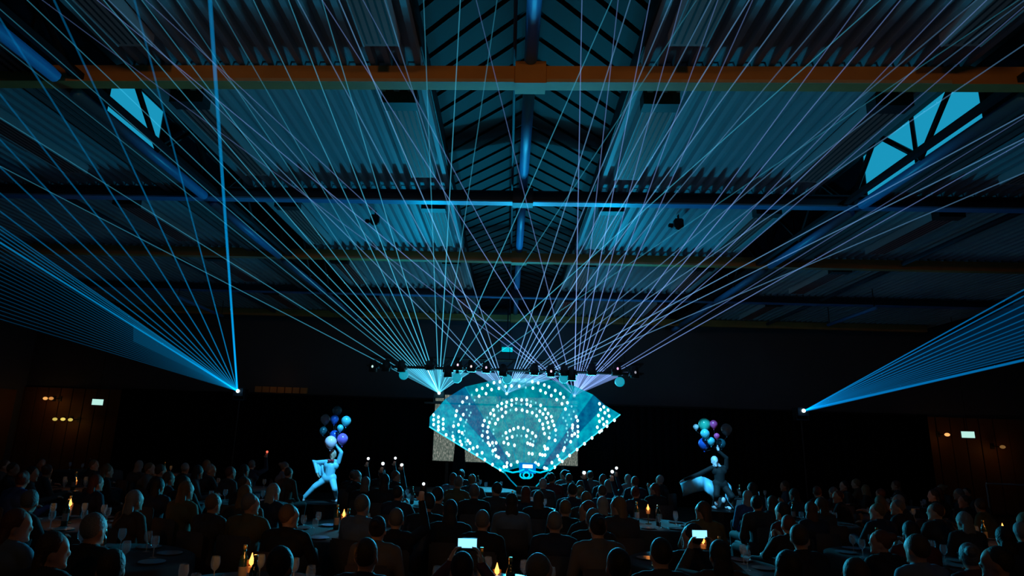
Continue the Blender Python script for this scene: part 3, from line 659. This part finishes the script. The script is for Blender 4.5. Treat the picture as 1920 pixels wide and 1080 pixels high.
add(505, 998, 'rest', 'short', 'dark', 'black suit'); add(572, 1004, 'rest', 'long', 'dark', 'black dress'); add(662, 1002, 'rest', 'short', 'brown', 'navy suit'); add(738, 965, 'rest', 'bun', 'dark', 'grey jacket')
add(45, 918, 'left', 'short', 'grey', 'black suit'); add(348, 905, 'rest', 'long', 'blond', 'olive coat'); add(888, 1050, 'phone2', 'short', 'dark', 'burgundy dress', 1.15); add(1088, 972, 'rest', 'bun', 'dark', 'grey jacket')
add(1122, 952, 'rest', 'short', 'grey', 'black suit'); add(1040, 955, 'rest', 'short', 'grey', 'navy suit'); add(1302, 982, 'left', 'short', 'dark', 'black suit'); add(1352, 1052, 'phone2', 'long', 'dark', 'brown jacket', 1.1)
add(1490, 985, 'right', 'short', 'brown', 'black suit'); add(1605, 1040, 'rest', 'long', 'brown', 'brown jacket'); add(1722, 1010, 'rest', 'short', 'brown', 'pale blue shirt'); add(1790, 942, 'left', 'short', 'grey', 'black suit')
add(1640, 930, 'rest', 'short', 'brown', 'navy suit'); add(1742, 938, 'left', 'long', 'brown', 'burgundy dress'); add(1885, 1035, 'left', 'short', 'dark', 'blue dress'); add(905, 948, 'rest', 'short', 'grey', 'black suit'); add(845, 938, 'rest', 'long', 'dark', 'black dress'); add(1160, 1030, 'rest', 'short', 'dark', 'black suit'); add(770, 1030, 'rest', 'short', 'dark', 'navy suit'); add(60, 1010, 'rest', 'long', 'dark', 'black dress'); add(1240, 1010, 'rest', 'short', 'dark', 'charcoal jacket'); add(1480, 1040, 'rest', 'long', 'dark', 'black dress'); add(1000, 1020, 'right', 'short', 'grey', 'black suit'); add(410, 1030, 'rest', 'bun', 'brown', 'black dress')
PH = [(690, 863), (724, 873), (741, 862), (753, 876), (794, 914), (858, 915), (1145, 893), (1157, 881), (1213, 895), (1455, 970), (500, 850)]
for i, (px, py) in enumerate(PH):
    q = on_z(px, py, 1.45); p = Vector((q.x - .24, q.y - .28, 0)); p = clear(p)
    if not free(p, .4): continue
    SEATS.append([p, 0.0, 'up', ['short', 'long'][i % 2], ['dark', 'grey', 'brown'][i % 3], 'black suit' if i < 6 else 'navy suit', (px, py)])
for (px, py) in ((835, 885), (885, 888), (890, 908), (1035, 888), (1046, 905), (1076, 905), (1101, 893), (1110, 916), (1131, 925), (1156, 908), (1182, 893), (1205, 912), (1231, 903), (1256, 914), (1281, 935), (692, 885), (731, 890), (766, 890), (1500, 915), (1540, 930), (1571, 922), (1601, 925), (395, 870), (411, 882), (441, 878), (300, 872), (200, 870), (100, 866), (60, 872), (170, 865), (256, 880), (640, 900), (560, 895), (1420, 930), (1690, 925), (1760, 915), (1840, 935), (1450, 925), (985, 905), (1010, 915), (960, 925), (930, 905), (800, 930), (720, 925), (1060, 930), (1180, 940), (1320, 945), (1380, 950), (250, 915), (400, 920), (470, 925), (540, 945), (600, 985), (30, 960), (100, 990), (860, 985), (950, 985), (1430, 1000), (1560, 985), (1660, 985), (1820, 1010)):
    add(px, py, random.choice(['rest', 'rest', 'left', 'right', 'clap']))
for (c, nm, z, st_) in TABLES:
    for i in range(8):
        a = i * math.pi / 4 + .39; p = c + Vector((math.cos(a), math.sin(a), 0)) * 1.26
        x_, y_ = proj((p.x, p.y, 1.2))
        if p.y < 3.6 or not (-40 < x_ < 1960) or y_ > 1130: continue
        if free(p, .60) and low_enough(p) and all((p - t[0]).length > 1.2 for t in TABLES): SEATS.append([p, facing(p, .5), random.choice(['rest', 'left', 'right', 'rest', 'clap']), None, None, None])
ACT = {'rest': 'sitting', 'left': 'turned left', 'right': 'turned right', 'phone2': 'filming', 'up': 'phone raised', 'clap': 'clapping'}
labels = set(); ci = 0
M_phone = mat('phone_body', (.01, .01, .012), .3); me_ph = rbox(-.037, .037, -.004, .004, -.075, .075, .003); me_scr = MB().box(-.033, .033, -.0055, -.004, -.07, .07).me('scr'); me_torch = MB().ell((0, 0, 0), .03, 8, 6).me('to', True)
for si, S in enumerate(SEATS):
    p, rz, kit, hair, hc, top = S[:6]
    c, nm = min(((t[0], t[1]) for t in TABLES), key=lambda t: (t[0] - p).length)
    v = p - c; dr = DIRS[int(round(math.degrees(math.atan2(v.y, v.x)) / 45)) % 8]
    for tries in range(400):
        h_ = hair or random.choice(['short', 'short', 'long', 'bun', 'long']); hc_ = hc or random.choice(list(HAIRC)); t_ = top or random.choice(list(TOPC)[:3] * 3 + list(TOPC))
        if h_ == 'short' and 'dress' in t_ and not top: continue
        lab = '%s person in %s, %s, %s %s' % (('bald' if h_ == 'bald' else hc_ + '-haired'), t_, ACT[kit], dr, nm)
        if lab not in labels: break
        if tries > 200: hair = hc = top = None
    labels.add(lab)
    z0 = 0.0
    b = person(kit, (p.x, p.y, 0), rz, h_, hc_, t_, random.uniform(.96, 1.03)); tag(b, lab, 'person', 'seated audience')
    c_ = chair((p.x, p.y, 0), rz); cl_ = 'chair of the %s %s sitter %s %s' % (hc_ + '-haired', t_, dr, nm)
    if cl_ in USED: cl_ = 'chair of the %s %s %s sitter %s %s' % (hc_ + '-haired', t_, ACT[kit].replace(' ', '-'), dr, nm)
    tag(c_, cl_, 'chair', 'banquet chairs')
    if kit == 'phone2':
        R4 = Matrix.Rotation(rz, 3, 'Z'); q = p + R4 @ Vector((0, .47, 1.24))
        ph = empty('phone', q, rz); ph.rotation_euler = (-.15, math.pi / 2, rz)
        obj('phone_case', me_ph, M_phone, ph); obj('screen', me_scr, emat('screen_video', (.25, .7, 1.0), 1.6), ph)
        tag(ph, 'bright phone screen filming the show %s %s' % (dr, nm), 'phone', 'phones held by the audience')
    if kit == 'up':
        R4 = Matrix.Rotation(rz, 3, 'Z'); q = p + R4 @ Vector((.235, .33, 1.44))
        ph = empty('phone', q, rz); ph.scale = (1, 1, 1)
        obj('phone_case', me_ph, M_phone, ph)
        red = S[6][0] == 500
        tr_ = obj('torch', me_torch, emat('torch_red', (1, .15, .08), 1.2) if red else emat('torch_white', (.9, .95, 1.0), 2.0), ph, (0, -.012, .045)); tr_.scale = [1 if p.y > 10 else .55] * 3
        pl_ = 'phone with %s light raised %s %s' % ('red' if red else 'white', dr, nm)
        if pl_ in USED: pl_ = 'phone with white light, raised by a %s-haired sitter, %s %s' % (hc_, dr, nm)
        tag(ph, pl_, 'phone', 'phones held by the audience')
print('AUDIENCE', len(SEATS))

# ------------------------------------------------------------------ performers with balloons
M_satin = mat('pale_satin', (.25, .68, .85), .45, noise=.1, nscale=6); M_white = mat('white_costume', (.85, .82, .88), .5); M_red = mat('red_bow', (.5, .02, .04), .5)
YP = 16.0
def sheet(top, bot, billow, n=14, m=8):
    def at(pl, t):
        k = t * (len(pl) - 1); i = min(int(k), len(pl) - 2); return Vector(pl[i]).lerp(Vector(pl[i + 1]), k - i)
    vs = []; fs = []
    for j in range(m + 1):
        for i in range(n + 1):
            p = at(top, i / n).lerp(at(bot, i / n), j / m); p.y -= billow * math.sin(math.pi * j / m) * (.5 + .5 * math.sin(i * 1.3)); vs.append(p)
    for j in range(m):
        for i in range(n): a = j * (n + 1) + i; fs.append((a, a + 1, a + n + 2, a + n + 1))
    return mesh('sheet', vs, fs, True)
def figure(P, E, hy): 
    R_, c = head(E, hy, math.pi); return build_person(P, E, c, R_, .011)
# left: lunging in pale satin
base = on_y(617, 896, YP); z0 = base.z - .58
P, E = [], []
P += [('torso', (-.07, 0, .58), (.07, 0, .58), .11, .11), ('torso', (0, 0, .62), (.03, 0, .85), .105, .12), ('torso', (-.06, 0, .88), (.12, 0, .88), .09, .09), ('torso', (-.1, 0, .97), (.16, 0, .97), .05, .05), ('neck', (.04, 0, 1.0), (.05, -.01, 1.09), .045, .045),
      ('leg', (-.08, 0, .56), (-.33, -.08, .36), .085, .06), ('leg', (-.33, -.08, .36), (-.58, -.08, .08), .056, .038), ('foot', (-.58, -.08, .05), (-.74, -.12, .04), .04, .03),
      ('leg', (.08, 0, .56), (.22, -.2, .33), .085, .06), ('leg', (.22, -.2, .33), (.2, .16, .08), .056, .038), ('foot', (.2, .18, .05), (.22, .02, .04), .04, .03),
      ('arm', (-.14, 0, .96), (-.40, .02, .93), .045, .038), ('arm', (-.40, .02, .93), (-.27, -.14, .70), .037, .026), ('arm', (.2, 0, .96), (.27, -.06, 1.2), .045, .038), ('arm', (.27, -.06, 1.2), (.12, -.08, 1.40), .037, .026)]
hand(P, (-.27, -.14, .70), (.4, -.1, -.9), (1, 0, 0), .5, False); hand(P, (.12, -.08, 1.40), (-.2, 0, 1), (0, -1, 0), .8, False)
k = figure(P, E, (.05, -.01, 1.13)); pL = obj('person', k['body'], SKIN[2], None, (base.x, YP, z0))
obj('hair', k['hair']['short'], mat('wig_white', (.75, .7, .75), .6), pL); obj('tunic', k['shells']['jacket'], M_satin, pL); obj('leggings', k['shells']['trousers'], M_satin, pL); obj('shoe', k['shells']['shoe'], M_white, pL)
wg = obj('wing_sleeve', sheet([(-.48, .04, .99), (-.3, .03, .98), (-.12, .05, .93)], [(-.30, .05, .62), (-.24, .03, .60), (-.10, .05, .62)], .08), M_satin, pL); wg.modifiers.new('t', 'SOLIDIFY').thickness = .006
obj('bow', MB().ell((.0, -.11, 1.0), (.05, .03, .03), 10, 6).ell((.08, -.11, 1.0), (.05, .03, .03), 10, 6).me('bow', True), M_red, pL)
tag(pL, 'performer in pale blue satin lunging on a podium under balloons at left', 'person')
def podium(x, z, nm):
    p = empty('podium', (x, YP, 0)); obj('plinth', MB().lathe([(.55, 0), (.55, z - .03)], 28).me('pl'), M_dark, p); obj('top_disc', MB().lathe([(.6, z - .03), (.6, z)], 28).me('pt'), M_dark, p); tag(p, 'low round black podium under the %s performer' % nm, 'podium', 'performer podiums')
podium(base.x - .15, z0 + .005, 'left')
# right: dark body with a wide pale cape
base2 = on_y(1350, 905, YP); z2 = base2.z - .62
P, E = [], []
P += [('torso', (-.07, 0, .58), (.07, 0, .58), .11, .11), ('torso', (0, 0, .62), (0, 0, .85), .105, .12), ('torso', (-.08, 0, .88), (.08, 0, .88), .09, .09), ('torso', (-.13, 0, .97), (.13, 0, .97), .05, .05), ('neck', (0, 0, 1.0), (-.08, -.01, 1.09), .045, .045),
      ('leg', (-.08, 0, .56), (-.16, -.2, .33), .085, .06), ('leg', (-.16, -.2, .33), (-.14, .1, .08), .056, .038), ('foot', (-.14, .12, .05), (-.15, -.05, .04), .04, .03), ('leg', (.08, 0, .56), (.2, -.2, .33), .085, .06), ('leg', (.2, -.2, .33), (.18, .12, .08), .056, .038), ('foot', (.18, .14, .05), (.19, -.03, .04), .04, .03),
      ('arm', (-.17, 0, .96), (-.50, -.08, .81), .045, .038), ('arm', (-.50, -.08, .81), (-.88, -.14, .66), .037, .026), ('arm', (.17, 0, .96), (.16, -.08, 1.2), .045, .038), ('arm', (.16, -.08, 1.2), (-.02, -.08, 1.36), .037, .026)]
hand(P, (-.88, -.14, .66), (-.8, 0, -.4), (0, 0, -1), .5, False); hand(P, (-.02, -.08, 1.36), (-.2, 0, 1), (0, -1, 0), .8, False)
k = figure(P, E, (-.10, -.01, 1.10)); pR = obj('person', k['body'], mat('skin_paint', (.8, .75, .85), .5), None, (base2.x, YP, z2))
obj('hair', k['hair']['short'], mat('wig_white', (.75, .7, .75), .6), pR); obj('jacket', k['shells']['jacket'], mat('top_black suit', (.008, .008, .01), .8), pR); obj('trousers', k['shells']['trousers'], M_trouser, pR); obj('shoe', k['shells']['shoe'], M_white, pR)
def L2(px, py, dy=0): q = on_y(px, py, YP); return (q.x - base2.x, dy, q.z - z2)
cp = obj('cape', sheet([L2(1273, 906, -.1), L2(1290, 899, -.1), L2(1312, 891, -.06), L2(1330, 899, .02), L2(1345, 908, .05)], [L2(1277, 930, -.15), L2(1296, 923, -.15), L2(1316, 919, -.1), L2(1332, 930, -.05), L2(1342, 946, -.02)], .16), M_satin, pR); cp.modifiers.new('t', 'SOLIDIFY').thickness = .008
cp = obj('cape_tail', sheet([L2(1358, 903, .02), L2(1366, 906, .02), L2(1372, 912, .04)], [L2(1358, 932, -.08), L2(1366, 944, -.08), L2(1374, 954, -.05)], .06), M_satin, pR); cp.modifiers.new('t', 'SOLIDIFY').thickness = .008
obj('glove', MB().ell(L2(1341, 942, -.1), (.05, .04, .08), 10, 7).me('gl', True), M_white, pR); obj('glove', MB().ell(L2(1353, 937, -.14), (.05, .04, .07), 10, 7).me('gl', True), M_white, pR)
tag(pR, 'performer in black with a wide pale blue cape under balloons at right', 'person')
podium(base2.x, z2 + .005, 'right')
for (q, zz) in ((base, z0), (base2, z2)):
    light('performer_spot', 'SPOT', (q.x * .55, 12.2, 5.9), 3200, (.12, .58, .95), (q.x, YP, zz + 1.0), spot_size=math.radians(15), spot_blend=.5, shadow_soft_size=.05)
BC = {'dark teal': (.02, .12, .16), 'blue': (.02, .10, .45), 'cyan': (.1, .55, .65), 'clear': (.25, .32, .36), 'violet': (.35, .15, .65), 'pink white': (.95, .72, .92), 'green': (.05, .5, .35), 'pink': (.8, .08, .3), 'white': (.9, .9, .95)}
def balloon(px, py, r, col, dy, root, side, word):
    q = on_y(px, py, YP + dy); rr = r / 73.0
    m_ = mat('balloon_' + col, BC[col], .18, spec=.8, alpha=.55 if col in ('clear', 'dark teal') else 1.0)
    b = obj('balloon', MB().lathe([(.001, -1.18 * rr), (.28 * rr, -1.02 * rr), (.62 * rr, -.72 * rr), (.92 * rr, -.25 * rr), (1.0 * rr, .15 * rr), (.88 * rr, .6 * rr), (.55 * rr, .95 * rr), (.22 * rr, 1.1 * rr), (.001, 1.13 * rr)], 18, cap=False).me('b', True), m_, None, q)
    obj('knot', MB().lathe([(.03 * rr, -1.16 * rr), (.16 * rr, -1.3 * rr)], 8).me('k'), m_, b)
    obj('string', MB().bar((0, 0, -1.25 * rr), root - q, .004, 4), M_dark, b)
    tag(b, '%s balloon, %s, above the %s performer' % (col, word, side), 'balloon', 'balloons above the %s performer' % side)
rL = Vector((base.x + .08, YP - .08, z0 + 1.46))
for (px, py, r, c, dy, w_) in ((632, 771, 9, 'dark teal', .1, 'topmost'), (649, 790, 9, 'cyan', -.1, 'upper right'), (627, 787, 8, 'blue', 0, 'upper middle'), (610, 787, 9, 'clear', .1, 'upper left'), (606, 808, 7, 'dark teal', -.05, 'lower left'), (638, 803, 6, 'cyan', -.15, 'small at the middle'), (627, 817, 9, 'blue', .05, 'low at the middle'), (642, 824, 10, 'violet', -.1, 'lower right'), (620, 830, 11, 'pink white', -.2, 'lowest')):
    balloon(px, py, r, c, dy, rL, 'left', w_)
rR = Vector((base2.x - .05, YP - .08, z2 + 1.42))
for (px, py, r, c, dy, w_) in ((1305, 801, 5, 'white', 0, 'small at far left'), (1321, 797, 11, 'green', 0, 'large at upper left'), (1338, 796, 7, 'pink', -.1, 'upper right'), (1362, 806, 10, 'clear', .2, 'far right'), (1322, 814, 8, 'cyan', -.15, 'below the green one'), (1344, 818, 5, 'pink', -.15, 'small at the middle'), (1320, 833, 10, 'blue', .1, 'lower left'), (1333, 828, 7, 'cyan', -.1, 'low at the middle'), (1352, 832, 8, 'dark teal', .05, 'lower right')):
    balloon(px, py, r, c, dy, rR, 'right', w_)
# ------------------------------------------------------------------ exit signs, side lamps, battens, speakers
for px, py, side in ((183, 754, 'left'), (1815, 815, 'right')):
    q = on_y(px, py, 21.6); e_ = empty('exit_sign', q); e_.rotation_euler = (0, 0, .5 if px < 900 else -.5)
    obj('housing', MB().box(-.19, .19, 0, .06, -.12, .12), M_dark, e_); obj('lit_face', MB().box(-.17, .17, -.012, 0, -.1, .1), emat('exit_face', (.55, .95, .85), .9), e_); obj('hanging_rod', MB().bar((0, .03, .12), (0, .03, ZD - q.z), .01, 6), M_dark, e_)
    tag(e_, 'glowing pale green exit sign at the %s end of the drape' % side, 'sign', 'exit signs')
for i, (px, py, c, s_, en) in enumerate(((85, 747, (1, .45, .12), .8, 1.5), (96, 747, (1, .4, .1), .5, 0), (103, 786, (1, .75, .15), .5, 0), (118, 786, (1, .75, .15), .7, 1.0), (132, 787, (1, .75, .15), .5, 0), (1776, 815, (1, .4, .12), 1.1, .7), (1880, 838, (1, .5, .15), .15, 1.3))):
    q = on_y(px, py, 23.6); l_ = empty('wall_lamp', q)
    obj('bulb', MB().ell((0, 0, 0), (.09, .07, .06), 10, 7).me('b', True), emat('walllamp%d' % i, c, s_ * 1.2), l_); obj('arm', MB().bar((0, .05, 0), (0, .48, .03), .015, 6), M_dark, l_); obj('back_plate', MB().box(-.06, .06, .46, .5, -.08, .12), M_dark, l_)
    tag(l_, 'small warm wall lamp, %s' % ['upper pair left one, far left', 'upper pair right one, far left', 'lower row left, far left', 'lower row middle, far left', 'lower row right, far left', 'orange, at the right drape edge', 'dim, on the far right wall'][i], 'lamp', 'warm wall lamps')
    if en: light('wall_lamp_light', 'POINT', (q.x, q.y - .15, q.z - .1), en, (1, .42, .1), shadow_soft_size=.1)
for (a, b, nm) in (((1545, 609), (1652, 577), 'right'), ((412, 593), (338, 556), 'left')):
    A, B = on_z(*a, 6.0), on_z(*b, 6.0); x = (A.x + B.x) / 2
    t_ = empty('ceiling_batten', (x, B.y, 6.0)); obj('tube', MB().bar((0, 0, 0), (0, A.y - B.y, 0), .05, 10).me('t', True), M_tube, t_)
    for y in (.1, A.y - B.y - .1): obj('hanger_rod', MB().bar((0, y, .04), (0, y, .6), .012, 6), M_dark, t_)
    tag(t_, 'slim blue-lit batten hung over the %s aisle near the stage' % nm, 'batten', 'aisle battens')
for px, py, nm in ((703, 412, 'left'), (1272, 420, 'right')):
    q = on_z(px, py, 6.38); h = empty('hanging_speaker', q)
    obj('cabinet', rbox(-.09, .09, -.08, .08, -.1, .1, .02), M_dark, h); obj('cone', MB().lathe([(.02, 0), (.06, .03)], 12, (0, 0, -.13)).me('c', True), M_dark, h); obj('bracket', MB().bar((0, 0, .1), (0, 0, .2), .02, 6), M_dark, h); obj('side_horn', rbox(-.2, -.11, -.05, .05, -.08, .0, .01), M_dark, h)
    tag(h, 'small dark speaker hung under the %s cyan deck' % nm, 'speaker', 'ceiling speakers')
a = on_y(478, 730, 24.0); b = on_y(578, 730, 24.0)
tb = empty('trim_1', (a.x, 24.05, a.z)); n_ = 7
for i in range(n_): obj('board', MB().box((b.x - a.x) * i / n_, (b.x - a.x) * (i + .85) / n_, -.06, .06, -.1, .12), M_timber, tb)
tag(tb, 'short strip of timber boards above the drape at left', kind='structure')
light('trim_lamp', 'POINT', ((a.x + b.x) / 2, 23.3, a.z + .5), .5, (1, .4, .1), shadow_soft_size=.05)
rail = on_y(1892, 908, 18.5)
hr = empty('handrail', (rail.x, 18.5, 0)); obj('rail', MB().bar((-.6, 0, rail.z), (2.2, -.8, rail.z), .025, 8), M_tray, hr)
for i in range(4): obj('post', MB().bar((-.6 + i * .93, -i * .267, 0), (-.6 + i * .93, -i * .267, rail.z), .02, 8), M_tray, hr)
tag(hr, 'low grey handrail at the far right wall', 'railing')
for lab, os_ in USED.items():
    if len(os_) > 1 and not all(o.get('group') for o in os_): print('DUP', lab, len(os_))
    elif len(os_) > 1: print('same', lab, len(os_))
    if len(lab.split()) > 16: print('LONG', lab)
